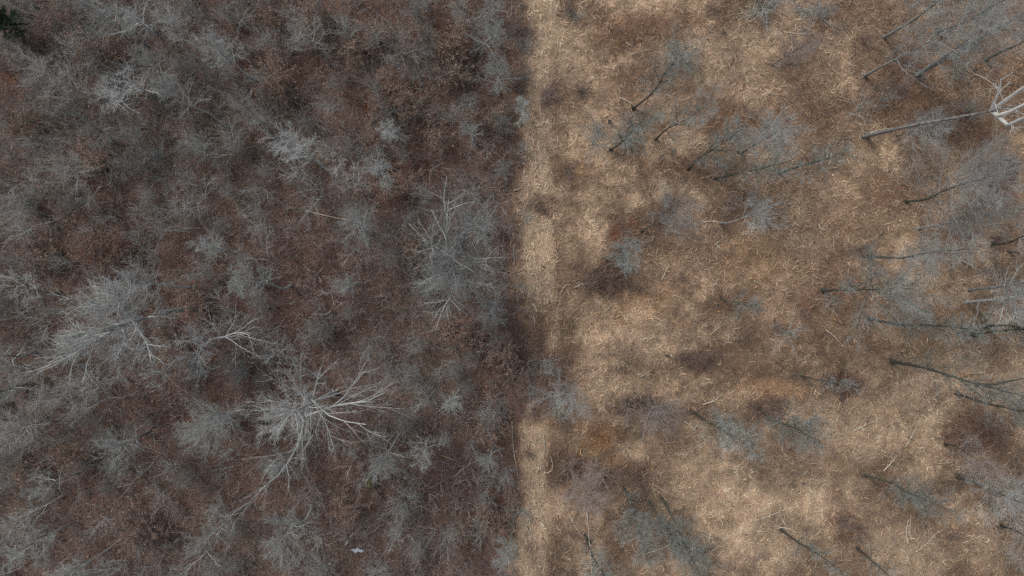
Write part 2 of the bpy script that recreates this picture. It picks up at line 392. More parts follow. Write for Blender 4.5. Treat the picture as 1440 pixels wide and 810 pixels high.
def leaf_col(x, y, rng):
    c = base_colour(x, y); n = len(x)
    k = rng.random(n)
    f = np.where(k < .3, rng.uniform(.4, .75, n), np.where(k < .85, rng.uniform(.8, 1.35, n), rng.uniform(1.4, 2.5, n)))
    c = c * f[:, None]
    t = rng.normal(0, .08, n)
    return np.clip(c * np.stack([1 + t, 1 - .1 * t, 1 - t], 1), .01, .6)
_, _, q, c = flakes(190000, lambda x, y: 1.02 - clearing(x, y), (.07, .16), (.3, .65), .35, (.0, .08), leaf_col, 11)
tag(flake_obj('leaf_litter', [(q, c)], M['flake']), 'brown dead leaves covering the floor of the woods', 'leaf litter', kind='stuff')

def straw_col(x, y, rng):
    c = base_colour(x, y); n = len(x); k = rng.random(n)
    f = np.where(k < .33, rng.uniform(.4, .8, n), np.where(k < .8, rng.uniform(.9, 1.5, n), rng.uniform(1.6, 2.6, n)))
    t = rng.normal(0, .05, n)
    return np.clip(c * f[:, None] * np.stack([1 + t, 1 + 0 * t, 1 - t], 1), .012, .6)
def swirl(x, y, rng):
    a = N4.fbm(x, y, 1.6, 3) * 9.0 + rng.normal(0, .7, len(x))
    px, py = to_px(x, y); e = np.interp(py, EDGE_Y, EDGE_X)
    strip = (px - e < 55) & (rng.random(len(x)) < .55)
    return np.where(strip, math.pi / 2 + rng.normal(0, .25, len(x)), a)
sets = []
_, _, q, c = flakes(280000, lambda x, y: clearing(x, y) * (.55 + .6 * N2.fbm(x, y, 2.0, 3)), (.12, .45), (.035, .085), .24, (.0, .16), straw_col, 12, ang=swirl); sets.append((q, c))
def pale_col(x, y, rng):
    n = len(x); b = lin(182, 167, 149) * .36 + base_colour(x, y) * .95
    return np.clip(b * rng.uniform(.6, 1.35, n)[:, None], 0, .62)
_, _, q, c = flakes(125000, lambda x, y: clearing(x, y) * (.08 + .92 * smooth(.40, .62, N3.fbm(x, y, 1.7, 5))), (.10, .52), (.025, .06), .14, (.04, .2), pale_col, 13, bend=.03); sets.append((q, c))
def fleck_col(x, y, rng):
    n = len(x); k = rng.random(n)[:, None]
    return np.where(k < .8, lin(84, 64, 52), lin(140, 104, 66)) * rng.uniform(.6, 1.4, n)[:, None]
_, _, q, c = flakes(60000, lambda x, y: clearing(x, y) * smooth(.5, .66, N2.fbm(x + 7, y, .9, 4)), (.06, .2), (.15, .45), .25, (.08, .24), fleck_col, 14); sets.append((q, c))
tag(flake_obj('straw', sets, M['flake']), 'tan straw, chips and broken stalks covering the clearing', 'straw', kind='stuff')

# ---------------------------------------------------------------- stuff: low twiggy undergrowth
def wood_density(x, y):
    px, py = to_px(x, y)
    d = .20 + .75 * np.exp(-(((px - 200) / 290) ** 2 + ((py - 90) / 210) ** 2)) + .45 * np.exp(-(((px - 30) / 170) ** 2 + ((py - 520) / 300) ** 2)) + .25 * np.exp(-(((px - 650) / 140) ** 2 + ((py - 90) / 160) ** 2))
    return np.clip(d * (.45 + 1.1 * N4.fbm(x, y, 4.0, 3)), 0, 1.1) * (1 - clearing(x, y))
def twig_clumps(name, n, keep, h, cols, seed, stems=4, kids=4, tw=.008):
    rng = np.random.default_rng(seed)
    x = rng.uniform(-XL, XL, n); y = rng.uniform(-YL, YL, n); k = rng.random(n) < keep(x, y); x = x[k]; y = y[k]; n = len(x)
    hh = rng.uniform(*h, n); z = ground_z(x, y)
    top = np.stack([rng.normal(0, .1, n), rng.normal(0, .1, n), np.ones(n)], 1) * (hh * .25)[:, None]
    p0 = np.stack([x, y, z - .03], 1)
    P = np.stack([p0, p0 + top * .5, p0 + top], 1); R = np.full((n, 3), .02)
    P1, R1 = grow(P, R, stems, (.0, 1), lambda tt: np.repeat(hh[:, None] * .95, stems, 1), (.62, .28), 4, rng, .03, .12, tw * 1.6, 1, .5)
    l1 = np.repeat(hh, stems)
    P2, R2 = grow(P1, R1, kids, (.2, 1), lambda tt: np.repeat(l1[:, None] * .42, kids, 1), (.55, .22), 3, rng, .04, .12, tw, .8, .6)
    c = cols[rng.integers(0, len(cols), n)] * rng.uniform(.7, 1.3, n)[:, None]
    b = Bag().tubes(P1, R1, 3, np.repeat(c, stems, 0)).tubes(P2, np.maximum(R2, tw * .55), 3, np.repeat(c, stems * kids, 0))
    return link(name, b.build(name, M['flake']))
WC = np.array([(.30, .295, .285), (.125, .10, .095), (.19, .185, .175), (.165, .168, .16), (.17, .14, .132), (.225, .212, .202), (.165, .13, .12), (.19, .152, .142)])
tag(twig_clumps('undergrowth', 24000, lambda x, y: (.34 + .25 * N1(x, y, 1.7)) * (1 - clearing(x, y)) + .42 * wood_density(x, y), (.4, 1.7), WC, 21, 4, 3, .0088),
    'low grey twiggy undergrowth covering the floor of the woods', 'undergrowth', kind='stuff')
BC = np.array([(.14, .10, .085), (.18, .145, .125), (.21, .19, .17), (.24, .18, .13), (.15, .12, .11)])
def brush_keep(x, y):
    px, py = to_px(x, y)
    d = .06 + smooth(.5, .64, N1.fbm(x, y, 2.4, 4)) * .75
    for (qx, qy, rx, ry, colr, st) in PATCH:
        if colr in (DK, RD) or sum(colr) < 230: d = d + .45 * np.exp(-(((px - qx) / rx) ** 2 + ((py - qy) / ry) ** 2) * 1.3)
    return np.clip(d, 0, .9) * clearing(x, y)
tag(twig_clumps('brushwood_debris', 9500, brush_keep, (.25, .95), BC, 22, 4, 3, .007), 'low broken brush and dead weeds scattered over the clearing', 'brush', kind='stuff')
#PART2
# ---------------------------------------------------------------- labels that say which one
NUM = ['close', 'one metre', 'two metres', 'three metres', 'four metres', 'five metres', 'six metres', 'seven metres', 'eight metres', 'nine metres', 'ten metres', 'eleven metres', 'twelve metres']
DIRS = ['right of', 'above and right of', 'above', 'above and left of', 'left of', 'below and left of', 'below', 'below and right of']
USED = set()
def rel_label(kinds, x, y):
    near = sorted(LAND, key=lambda l: (l[0] - x) ** 2 + (l[1] - y) ** 2)[:9]
    for kind in (kinds if isinstance(kinds, (list, tuple)) else [kinds]):
        for lx, ly, nick in near:
            d = math.hypot(x - lx, y - ly)
            if d < .35: continue
            n = min(12, int(round(d)))
            k = int(round(math.degrees(math.atan2(y - ly, x - lx)) / 45)) % 8
            s = f'{kind} {NUM[n]} {DIRS[k]} {nick}'
            if s not in USED and len(s.split()) <= 16:
                USED.add(s); return s
    s = f'{kind} {NUM[n]} {DIRS[k]} {nick}'
    return s

# ---------------------------------------------------------------- trees of the woods
# nick, hub px, base px or None, hub height, height, crown radius px, style, bark, density, label
WOODS = [
 ('the biggest pale tree', (437, 568), None, 6.5, 12, 58, 'fan', 'pale', .9, 'biggest pale bare tree with long crooked white limbs reaching out over the woods'),
 ('the wide round crown', (640, 379), None, 6.0, 12, 64, 'spread', 'grey', 1.9, 'wide round bare tree with a dense grey crown near the edge of the woods'),
 ('the dark centred edge fan', (678, 325), None, 4.5, 9, 44, 'fan', 'grey', .9, 'grey bare tree fanning up from a dark hollow centre beside the clearing edge'),
 ('the teal edge tuft', (692, 438), None, 1.6, 3.4, 32, 'fuzz', 'pale', .8, 'small dense blue green fuzzy tree with a pale tip at the clearing edge'),
 ('the large leaning tree', (165, 462), (285, 434), 8.5, 14, 78, 'spread', 'pale', 1.35, 'large pale tree leaning outward on a long dark trunk over brown leaves'),
 ('the upright pale fan', (225, 400), None, 5.0, 9.5, 42, 'fan', 'pale', .9, 'pale bare tree fanning upward just above a long dark trunk'),
 ('the white kinked tree', (283, 488), (300, 482), 4.0, 8, 44, 'spread', 'pale', .8, 'bare tree with a kinked white trunk and two dark knots in the thicket'),
 ('the zigzag tree', (228, 522), None, 4.0, 7.5, 38, 'spread', 'grey', .8, 'grey tree with pale zigzag branches below the large leaning pale tree'),
 ('the smoky round tree', (316, 588), None, 4.5, 9, 54, 'fuzz', 'cool', 1.2, 'round bluish grey tree as soft as smoke beside the biggest pale tree'),
 ('the dark footed tuft', (183, 620), (212, 606), 4.0, 7.5, 36, 'fuzz', 'pale', .8, 'light grey tuft of a tree leaning away from its dark trunk foot'),
 ('the forked fan tree', (549, 632), None, 4.5, 9, 47, 'fan', 'grey', 1.0, 'grey fan shaped tree with a dark forked heart above a green shrub'),
 ('the small side fan', (598, 632), None, 4.0, 7.5, 34, 'thin', 'grey', 1.1, 'slighter grey tree with two pale branches crowding the forked fan tree'),
 ('the tall fan tree', (440, 222), None, 5.5, 11, 46, 'fan', 'pale', 1.0, 'tall bluish grey tree spraying up from a dark crook, leftmost of three fans'),
 ('the middle fan tree', (497, 252), None, 5.0, 10, 40, 'thin', 'dull', 1.1, 'thin open brownish tree between two brighter pale fan shaped trees'),
 ('the bright fan tree', (541, 245), None, 4.5, 9, 32, 'fan', 'pale', 1.1, 'bright blue grey starburst tree, rightmost of three fan shaped trees'),
 ('the small round tuft', (551, 188), None, 3.0, 5.5, 20, 'fuzz', 'grey', .9, 'small compact round grey tree standing alone among rusty leaves'),
 ('the brush broom tree', (374, 398), None, 5.0, 10, 42, 'fan', 'cool', 1.0, 'broom shaped tree with a dense bluish foot and open grey branches above'),
 ('the rusty fan tree', (112, 242), (128, 246), 4.5, 9, 46, 'fan', 'dull', 1.0, 'grey green fan shaped tree ringed by a rust coloured leafy thicket'),
 ('the tree beside the pole', (508, 318), None, 4.5, 8.5, 40, 'fuzz', 'grey', .9, 'fuzzy grey tree with a pale fallen pole poking out beside it'),
 ('the small pale tuft', (305, 350), None, 3.5, 6.5, 27, 'fuzz', 'grey', .9, 'small pale tuft of a tree over brown leaves near the broom shaped tree'),
 ('the low grey tuft', (490, 400), None, 2.5, 5, 24, 'fuzz', 'grey', .8, 'low faint grey tree alone on the open brown floor of the woods'),
 ('the bright cloud tree', (268, 60), None, 3.8, 7.5, 36, 'fan', 'grey', .9, 'bright pale cloud like tree in the thickest grey part of the woods'),
 ('the blue cloud tree', (222, 98), None, 3.4, 6.5, 34, 'fuzz', 'grey', .8, 'bluish pale cloud like tree below and left of the brightest one'),
 ('the pale pole tree', (196, 30), (217, 44), 6.0, 11, 40, 'thin', 'pale', .9, 'tree with a long straight pale trunk at the top of the woods'),
 ('the corner cloud tree', (160, 32), None, 4.0, 8, 38, 'fuzz', 'grey', .9, 'grey cloud like tree beside the long pale trunk at the top'),
 ('the thicket fan', (274, 150), None, 4.5, 9, 42, 'fan', 'grey', .9, 'loose grey fan shaped tree below the brightest cloud like tree'),
 ('the tipped pole tree', (166, 143), (178, 150), 5.0, 9.5, 38, 'thin', 'pale', .9, 'slim pale tree tipped outward above the tree ringed by rusty leaves'),
 ('the thin pole tree', (198, 125), (216, 135), 5.5, 10, 34, 'thin', 'pale', .8, 'slim tree with a thin pale trunk in the middle of the grey thicket'),
 ('the bottom fan tree', (415, 738), None, 4.0, 8, 42, 'fan', 'grey', .9, 'grey fan shaped tree near the bottom, closest to the white scraps'),
 ('the bottom round tree', (315, 738), None, 4.0, 8, 34, 'fuzz', 'grey', .8, 'grey round tree near the bottom with a dark gap beside it'),
 ('the bluish bottom tree', (62, 758), None, 3.5, 7, 34, 'fuzz', 'cool', .9, 'bluish fuzzy tree in the lower corner of the woods'),
 ('the low corner tree', (125, 790), None, 4.0, 8, 38, 'fan', 'grey', .8, 'grey tree at the bottom edge beside the bluish fuzzy one'),
 ('the pale twig tree', (65, 682), None, 3.5, 7, 28, 'spread', 'pale', .7, 'small tree of crooked pale twigs over dark ground near the corner'),
 ('the black stem tree', (42, 405), (86, 413), 5.0, 9.5, 34, 'spread', 'pale', .7, 'pale twiggy tree at the end of a straight black trunk'),
 ('the border tree', (12, 500), (52, 494), 5.0, 10, 42, 'thin', 'grey', 1.0, 'grey tree cut by the side border with its black trunk lying inward'),
 ('the lower border tree', (14, 548), (46, 540), 5.5, 11, 46, 'thin', 'cool', 1.0, 'greenish grey tree cut by the side border below another'),
 ('the soft grey tree', (132, 545), None, 4.5, 9, 48, 'fuzz', 'dull', .9, 'wide soft grey tree under the large leaning pale tree'),
 ('the black foot tree', (40, 598), (66, 586), 5.0, 10, 42, 'fuzz', 'dull', .9, 'dull grey tree with a short black trunk showing at its inner side'),
 ('the slim grey pole', (664, 190), None, 4.0, 8, 24, 'thin', 'cool', .9, 'slim bluish grey tree standing upright between rust coloured leaf patches'),
 ('the blue edge tree', (700, 110), None, 3.5, 7, 30, 'fuzz', 'cool', .9, 'bluish grey bushy tree at the edge of the woods near the top'),
 ('the top edge tree', (690, 58), None, 4.0, 8, 34, 'fuzz', 'cool', .8, 'grey green bushy tree above another at the wood edge'),
 ('the bottom edge tree', (714, 770), None, 3.0, 6, 26, 'fuzz', 'cool', .9, 'teal grey bushy tree leaning on the straw strip at the bottom'),
 ('the sprawling grey tree', (378, 606), None, 3.5, 7, 34, 'spread', 'grey', .7, 'sprawling grey tree between the smoky round tree and the biggest pale tree'),
 ('the small lower tuft', (400, 650), None, 3.0, 6, 32, 'fuzz', 'grey', .8, 'soft grey tree under the long white limb pointing down'),
 ('the dull border fan', (30, 300), (58, 305), 4.5, 9, 40, 'fan', 'dull', .9, 'dull grey fan shaped tree at the border below rusty leaves'),
 ('the dull thicket tree', (95, 120), None, 4.5, 9, 40, 'fuzz', 'dull', .8, 'dull soft tree between the grey thicket and the rusty corner leaves'),
 ('the open grey tree', (330, 90), None, 4.0, 8, 36, 'fan', 'grey', .8, 'grey open tree beside the brightest cloud like tree'),
 ('the dark mid tree', (365, 170), None, 4.0, 8, 36, 'fan', 'dull', .8, 'dull brownish tree above and left of the tall bluish fan tree'),
 ('the lone pale tuft', (560, 745), None, 2.5, 5, 24, 'thin', 'grey', .8, 'pale thin little tree just right of the white scraps'),
 ('the small lone tree', (640, 560), None, 3.0, 6, 24, 'thin', 'grey', .8, 'small grey tree in the open brown floor below the edge oak'),
 ('the edge thicket tree', (735, 160), None, 3.0, 6, 24, 'thin', 'cool', .9, 'small grey tree leaning over the top of the straw strip'),
 ('the top grey tree', (440, 60), None, 4.0, 8, 36, 'fuzz', 'dull', .8, 'dull grey fuzzy tree beside the rust coloured saplings at the top'),
 ('the small edge fan', (690, 640), None, 3.0, 6, 24, 'fan', 'grey', .7, 'small grey fan shaped tree near the wood edge in the lower half'),
]
DARKFOOT = ('the large leaning tree', 'the white kinked tree', 'the dark footed tuft', 'the black stem tree', 'the border tree', 'the lower border tree', 'the black foot tree')
for k in ('pale', 'grey', 'cool', 'dull', 'thin'):
    if k in BARK: BARK[k + ' dark foot'] = ('foot',) + BARK[k][1:]
M['foot'] = mat_bark('trunk darkened by painted shade', (.075, .076, .07), (.19, .19, .178))  # darker trunk for pale trees: shade at the foot put into the colour
def grounded(p):
    p = np.array(p, float); p[2] = ground_z(p[:1], p[1:2])[0]; return p
rng = np.random.default_rng(101)
for (nick, hub, base, zh, h, crp, style, bark, dens, label) in WOODS:
    hb = gp(*hub, zh)
    b = grounded(gp(*base) if base else [hb[0] + rng.normal(0, .15), hb[1] + rng.normal(0, .15), 0])
    hb[2] += b[2]
    limbs = None; tr = None
    if nick in DARKFOOT: bark += ' dark foot'
    if nick == 'the biggest pale tree':
        L = lambda r, *p: ([gp(*q) for q in p], r)
        limbs = [L(0.093, (430, 585, 3.5), (452, 577, 6), (480, 568, 8), (510, 566, 9), (541, 552, 10)),
                 L(0.066, (468, 571, 7), (484, 558, 8.5), (492, 548, 9.5), (503, 530, 10.5), (514, 510, 11)),
                 L(0.086, (430, 583, 3.8), (437, 562, 6), (455, 578, 8), (474, 590, 9), (515, 597, 10)),
                 L(0.073, (427, 586, 3.6), (410, 582, 5), (388, 579, 6.5), (366, 573, 8), (361, 562, 9)),
                 L(0.080, (427, 588, 3.6), (425, 606, 5.5), (416, 632, 7.5), (402, 655, 9), (386, 674, 9.8), (364, 690, 10.4)),
                 L(0.060, (440, 565, 6), (455, 590, 7.5), (462, 606, 8.5), (470, 632, 9.5)),
                 L(0.060, (440, 562, 6), (425, 540, 8), (418, 522, 9.5), (408, 500, 10.5)),
                 L(0.060, (440, 562, 6), (446, 535, 8), (452, 515, 9.8)),
                 L(0.053, (438, 565, 6), (412, 548, 8), (388, 536, 9.5))]
        tr = .17
    elif nick == 'the wide round crown':
        L = lambda r, *p: ([gp(*q) for q in p], r)
        limbs = [L(.10, (639, 380, 5), (629, 352, 7), (628, 318, 8.5), (631, 280, 10)),
                 L(.10, (641, 376, 5), (648, 350, 7), (654, 325, 8.5), (670, 306, 9.6)),
                 L(.09, (644, 380, 5), (668, 372, 7), (690, 362, 8.5)), L(.09, (644, 384, 5), (665, 398, 7), (692, 400, 8.5)),
                 L(.09, (638, 386, 5), (636, 410, 7), (620, 440, 8.5)), L(.09, (636, 382, 5), (612, 388, 7), (592, 400, 8.5)),
                 L(.08, (637, 376, 5), (615, 362, 7), (604, 330, 9))]
        tr = .15
    elif nick == 'the large leaning tree':
        L = lambda r, *p: ([gp(*q) for q in p], r)
        limbs = [L(.10, (190, 452, 7), (165, 462, 8.5), (135, 478, 10), (100, 500, 11), (72, 512, 12)),
                 L(.11, (200, 446, 6.5), (180, 455, 8), (150, 462, 10), (120, 468, 11.5)),
                 L(.11, (195, 448, 7), (160, 430, 9), (130, 425, 10), (105, 420, 11)),
                 L(.09, (170, 458, 8), (176, 476, 9), (165, 500, 10)), L(.09, (185, 450, 7.5), (205, 480, 8.5), (212, 505, 9.5)),
                 L(.09, (180, 450, 8), (165, 420, 10), (150, 405, 11.5)), L(.08, (140, 475, 10), (110, 470, 11), (85, 478, 12))]
        tr = .2
    elif nick == 'the white kinked tree':
        L = lambda r, *p: ([gp(*q) for q in p], r)
        limbs = [L(.07, (290, 485, 2.5), (298, 476, 3.6), (314, 474, 4.6), (335, 467, 6), (352, 472, 7)), L(.07, (284, 490, 3), (279, 504, 4), (284, 518, 4.8), (280, 530, 5.5)), L(.06, (288, 488, 3), (280, 470, 4.5), (268, 462, 6))]
    crm = crp * S * (H - .75 * h) / H
    if not limbs: crm *= .92 if bark.startswith('pale') else .84; dens *= 1 if style == 'fan' else .8
    make_tree('bare_tree', b, hb, h, crm, style, bark, label, 'tree', 'bare trees of the woods', rng, limbs, tr, True, dens)
    nickname(hb[0], hb[1], nick)

# ---------------------------------------------------------------- trees left standing in the clearing
# nick, base px, hub px, hub height, height, crown radius px, style, bark, density, label
CLEAR = [
 ('the slanting blue crowned tree', (890, 152), (938, 100), 6, 9.5, 42, 'pole', 'dark', .9, 'bare tree with a dark slanting trunk and blue grey crown high in the clearing'),
 ('the crooked twin', (858, 211), (886, 188), 4, 7, 34, 'thin', 'dark', 1.2, 'short dark crooked tree, lower left of a pair with the same lean'),
 ('the slanting twin', (922, 196), (968, 166), 5, 8, 36, 'thin', 'dark', 1.2, 'dark slanting tree beside a shorter crooked one, with a bluish crown'),
 ('the brown hollow tree', (968, 238), (1012, 204), 4.5, 7.5, 32, 'thin', 'dark', 1.1, 'thin dark tree rising from a brown hollow towards a faint grey crown'),
 ('the pale top tree', (1042, 216), (1076, 196), 4.5, 8, 30, 'pole', 'darkg', .9, 'dark stemmed tree with a light grey tuft on top, in the upper clearing'),
 ('the black peg tree', (1007, 251), (1066, 238), 5, 8.5, 34, 'pole', 'dark', .8, 'tree with a thick black trunk and nearly invisible teal grey crown'),
 ('the teal pair tree', (1095, 244), (1146, 228), 5, 8.5, 30, 'pole', 'dark', .8, 'thin dark trunk with a teal grey crown beside a thicker black trunk'),
 ('the plum bush tree', (1086, 92), (1112, 76), 2.5, 5, 32, 'fuzz', 'darkp', .7, 'low purplish bushy tree on the straw near the top'),
 ('the pale leaner', (1216, 106), (1315, 54), 8.5, 13, 42, 'pole', 'stem', .8, 'tall pale slender tree with its whole grey trunk stretched along the ground view'),
 ('the double stemmed tree', (1289, 106), (1392, 46), 8, 13, 46, 'pole', 'stem', .8, 'grey tree with two pale stems parting from one foot near the corner'),
 ('the second stem', (1294, 102), (1352, 62), 7, 11, 34, 'thin', 'stem', .8, 'thinner grey stem beside the two stemmed tree, from nearly the same foot'),
 ('the top corner trunk', (1318, 44), (1400, 6), 7, 12, 46, 'pole', 'darkg', .8, 'tree with a black streak of trunk at the top beside a red brown patch'),
 ('the corner dark trunk', (1385, 84), (1478, 44), 7, 12, 46, 'pole', 'darkg', .8, 'tree with a black trunk cut off by the upper side border'),
 ('the top rim stem', (1243, 52), (1322, 0), 8, 13, 46, 'pole', 'stem', .8, 'tall thin tree whose pale stem runs out over the top border'),
 ('the white forked tree', (1217, 191), (1394, 156), 12.5, 19, 64, 'fork', 'white', .8, 'tallest tree of the clearing with a long ridged trunk and bone white fork'),
 ('the trunk side brush', (1262, 190), (1282, 188), 2, 4.5, 34, 'fuzz', 'darkg', .7, 'grey brushy young tree tangled round the foot of the bone white forked tree'),
 ('the wide pale crown', (1275, 283), (1332, 266), 5, 10, 58, 'fuzz', 'darkg', 1.3, 'broad pale grey crown over a black trunk, largest round crown in the clearing'),
 ('the twig crown tree', (1292, 321), (1366, 306), 6, 10, 38, 'pole', 'stem', .9, 'tree just below the broadest pale crown, trunk half grey half black'),
 ('the level trunk tree', (1222, 359), (1312, 354), 7, 11, 32, 'pole', 'darkg', .9, 'tree with a level dark trunk starting beside a dark brush heap'),
 ('the round green tree', (1158, 408), (1226, 407), 6.5, 11, 60, 'fuzz', 'dark', 1.4, 'round greenish grey crown on a level black trunk in the clearing'),
 ('the bent tip tree', (1220, 447), (1318, 458), 7.5, 12, 30, 'pole', 'dark', .9, 'tree with a long thin dark trunk bending down to a small grey top'),
 ('the pale rim stem', (1362, 408), (1448, 396), 7, 12, 36, 'thin', 'stem', .8, 'pale thin stem running out past the side border above a thicker one'),
 ('the white twig tree', (1360, 425), (1428, 420), 6, 10, 44, 'spread', 'pale', .8, 'pale trunked tree with curling white twigs beside the side border'),
 ('the black bow tree', (1368, 470), (1462, 462), 7, 11, 36, 'pole', 'dark', .7, 'tree with a bowed thick black trunk at the side border'),
 ('the black rod tree', (1392, 459), (1470, 466), 7, 11, 30, 'pole', 'dark', .7, 'tree with a straight thin black trunk just above the bowed one'),
 ('the long black trunk', (1252, 508), (1374, 540), 9, 15, 46, 'pole', 'dark', .8, 'tree with the longest curving black trunk, in the lower clearing'),
 ('the lower rim trunk', (1350, 554), (1446, 580), 7, 12, 46, 'pole', 'dark', .9, 'tree with a dark straight trunk running out over the side border'),
 ('the short rim tree', (1396, 342), (1444, 330), 5, 9, 28, 'thin', 'darkg', .8, 'crooked dark tree at the side border beside an upright dark snag'),
 ('the twin foot tree', (1068, 574), (1118, 602), 5.5, 9, 36, 'pole', 'dark', 1.0, 'tree with a black slanting trunk on a dark brown patch, rightmost of two alike'),
 ('the blue tuft tree', (978, 581), (1028, 612), 5.5, 9, 32, 'pole', 'dark', 1.0, 'tree with a black slanting trunk and small blue grey tuft near fallen sticks'),
 ('the plum mound tree', (908, 570), (918, 577), 2, 4.5, 38, 'fuzz', 'darkp', .8, 'low purplish tree with a short black stem on a plum brown mound'),
 ('the curved foot tree', (1215, 668), (1280, 694), 6, 10, 32, 'pole', 'dark', .9, 'tree with a curved black foot and faint crown on bright straw'),
 ('the corner trunk', (1345, 670), (1412, 697), 6, 11, 42, 'pole', 'darkg', 1.0, 'tree with a dark slanting trunk and pale crown near the lower corner'),
 ('the snaking trunk', (878, 688), (896, 738), 5.5, 10, 36, 'pole', 'dark', 1.1, 'tree with a thin snaking black trunk in a teal crown near the bottom'),
 ('the leaning pair', (912, 706), (948, 758), 6, 10, 30, 'pole', 'dark', .9, 'thick black trunk, lower left of a V shaped pair at the bottom'),
 ('the forked pair', (930, 700), (966, 772), 6.5, 11, 38, 'pole', 'dark', 1.0, 'black trunk forking twice, upper right of a V shaped pair at the bottom'),
 ('the plum shrub tree', (813, 668), (821, 686), 2.8, 5.5, 36, 'fuzz', 'darkp', .9, 'small purplish crown with a short black stem beside the straw strip'),
 ('the bottom black trunk', (822, 752), (848, 806), 6, 10, 32, 'pole', 'dark', 1.0, 'thick black trunk at the bottom border beside a pale pole'),
 ('the lower dark stem', (1098, 745), (1148, 778), 5.5, 9, 26, 'thin', 'dark', .7, 'thin black stem in bright straw near the bottom of the clearing'),
 ('the bottom rim stem', (1205, 770), (1246, 806), 5.5, 9, 28, 'thin', 'dark', .7, 'black stem leaving the bottom border from a dark brown patch'),
 ('the thin level stem', (1126, 528), (1172, 538), 3.5, 6, 18, 'thin', 'dark', .7, 'thin dark stem lying towards a red brown heap of leaves'),
 ('the teal low tree', (846, 362), (868, 360), 2, 4, 26, 'fuzz', 'dark', .7, 'low teal grey bushy tree above a dark red brown patch'),
 ('the blue bush tree', (902, 326), (928, 312), 2.5, 5, 36, 'fan', 'darkg', .7, 'blue grey bushy tree of curved twigs on dark brown ground'),
 ('the white twig bush', (1012, 313), (1046, 306), 2.5, 5, 38, 'fan', 'grey', .7, 'grey bushy tree with one long white twig on dark ground'),
 ('the faint low stem', (1014, 418), (1042, 426), 2.5, 5, 22, 'thin', 'dark', .8, 'faint low dark tree alone in the middle of the clearing'),
 ('the red patch stem', (1330, 625), (1366, 642), 4, 7, 30, 'thin', 'darkp', .9, 'thin dark tree on a red brown patch in the lower clearing'),
 ('the strip end tree', (790, 548), (796, 556), 2, 4.5, 28, 'fuzz', 'darkg', .6, 'low grey bush tree where brown leaves cross the straw strip'),
 ('the hazy corner tree', (1408, 740), (1450, 760), 5, 9, 36, 'pole', 'darkg', .8, 'hazy grey tree near the lower corner beyond the slanting trunk'),
]
rng = np.random.default_rng(202)
for (nick, base, hub, zh, h, crp, style, bark, dens, label) in CLEAR:
    b = grounded(gp(*base)); hb = gp(*hub, zh); limbs = None; tr = None
    if nick == 'the white forked tree':
        L = lambda r, *p: ([gp(*q) for q in p], r)
        limbs = [L(.10, (1394, 156, 12.4), (1400, 138, 13.5), (1406, 126, 14.3), (1407, 110, 15.2)), L(.13, (1394, 156, 12.4), (1418, 138, 14), (1442, 121, 15.5), (1480, 100, 17.5)),
                 L(.14, (1397, 158, 12.4), (1404, 163, 13.2), (1425, 155, 14.5), (1442, 146, 15.5), (1485, 135, 17.5)),
                 L(.14, (1404, 163, 13), (1412, 172, 13.8), (1420, 176, 14.3), (1440, 165, 15.4), (1480, 158, 17))]
        tr = .15
    if nick == 'the double stemmed tree':
        L = lambda r, *p: ([gp(*q) for q in p], r)
        limbs = [L(.10, (1290, 105, .3), (1312, 88, 3), (1345, 68, 6), (1378, 52, 8.5)), L(.07, (1340, 82, 4), (1375, 62, 7), (1392, 40, 9.5))]
    if nick == 'the white twig tree':
        L = lambda r, *p: ([gp(*q) for q in p], r)
        limbs = [L(.07, (1362, 425, .3), (1385, 423, 2.5), (1412, 421, 5), (1440, 418, 7.5)), L(.06, (1415, 421, 5), (1410, 435, 6), (1405, 455, 6.5)), L(.06, (1425, 420, 5.5), (1428, 436, 6.5), (1424, 452, 7)), L(.07, (1425, 420, 5.5), (1440, 410, 7), (1455, 405, 8.5)),
                 L(.05, (1420, 420, 5.3), (1412, 408, 6.5), (1408, 398, 7.5))]
    if nick == 'the long black trunk':
        L = lambda r, *p: ([gp(*q) for q in p], r)
        limbs = [L(.09, (1374, 540, 8.8), (1395, 541, 10), (1420, 536, 11.5), (1450, 530, 13)), L(.07, (1345, 530, 7.5), (1365, 545, 9), (1385, 560, 10))]
    crm = crp * S * (H - .75 * h) / H
    crm *= 1.25 if bark in ('darkg', 'stem') else 1.12; dens *= 1.1 if bark in ('darkg', 'stem') else .9
    make_tree('bare_tree', b, hb, h, crm, style, bark, label, 'tree', 'bare trees left in the clearing', rng, limbs, tr, True, dens)
    nickname(b[0], b[1], nick)

# ---------------------------------------------------------------- the one evergreen and the one green shrub
def needles(n, centre_fn, size, asp, cols, rng):
    p = centre_fn(n, rng); d = norm(rng.normal(0, 1, (len(p), 3))); e = norm(np.cross(d, rng.normal(0, 1, (len(p), 3))))
    L = rng.uniform(*size, len(p))[:, None] * .5; W = L * rng.uniform(*asp, len(p))[:, None]
    q = np.stack([p - d * L, p - e * W + d * L * .1, p + d * L, p + e * W + d * L * .1], 1)
    c = cols[rng.integers(0, len(cols), len(p))] * rng.uniform(.6, 1.4, len(p))[:, None]
    return q, c
rng = np.random.default_rng(5)
b = grounded(gp(40, 46)); root = empty('pine_tree', b)
tag(root, 'dark green conifer cut by the top corner of the woods', 'tree')
tp = np.array([[[0, 0, -.2], [0, 0, 1.9], [0, 0, 3.8], [0, 0, 5.6]]]); tR = np.array([[.12, .09, .05, .01]])
link('trunk', Bag().tubes(tp, tR, 8).build('trunk', M['brush']), root)
bz = Bag()
P1, R1 = grow(tp, tR, 70, (.15, .98), lambda tt: 1.35 * (1.12 - tt), (1.3, .12), 5, rng, -.02, .06, .025, .6, .3)
bz.tubes(P1, R1, 3, np.tile([[.06, .05, .04]], (len(P1), 1)))
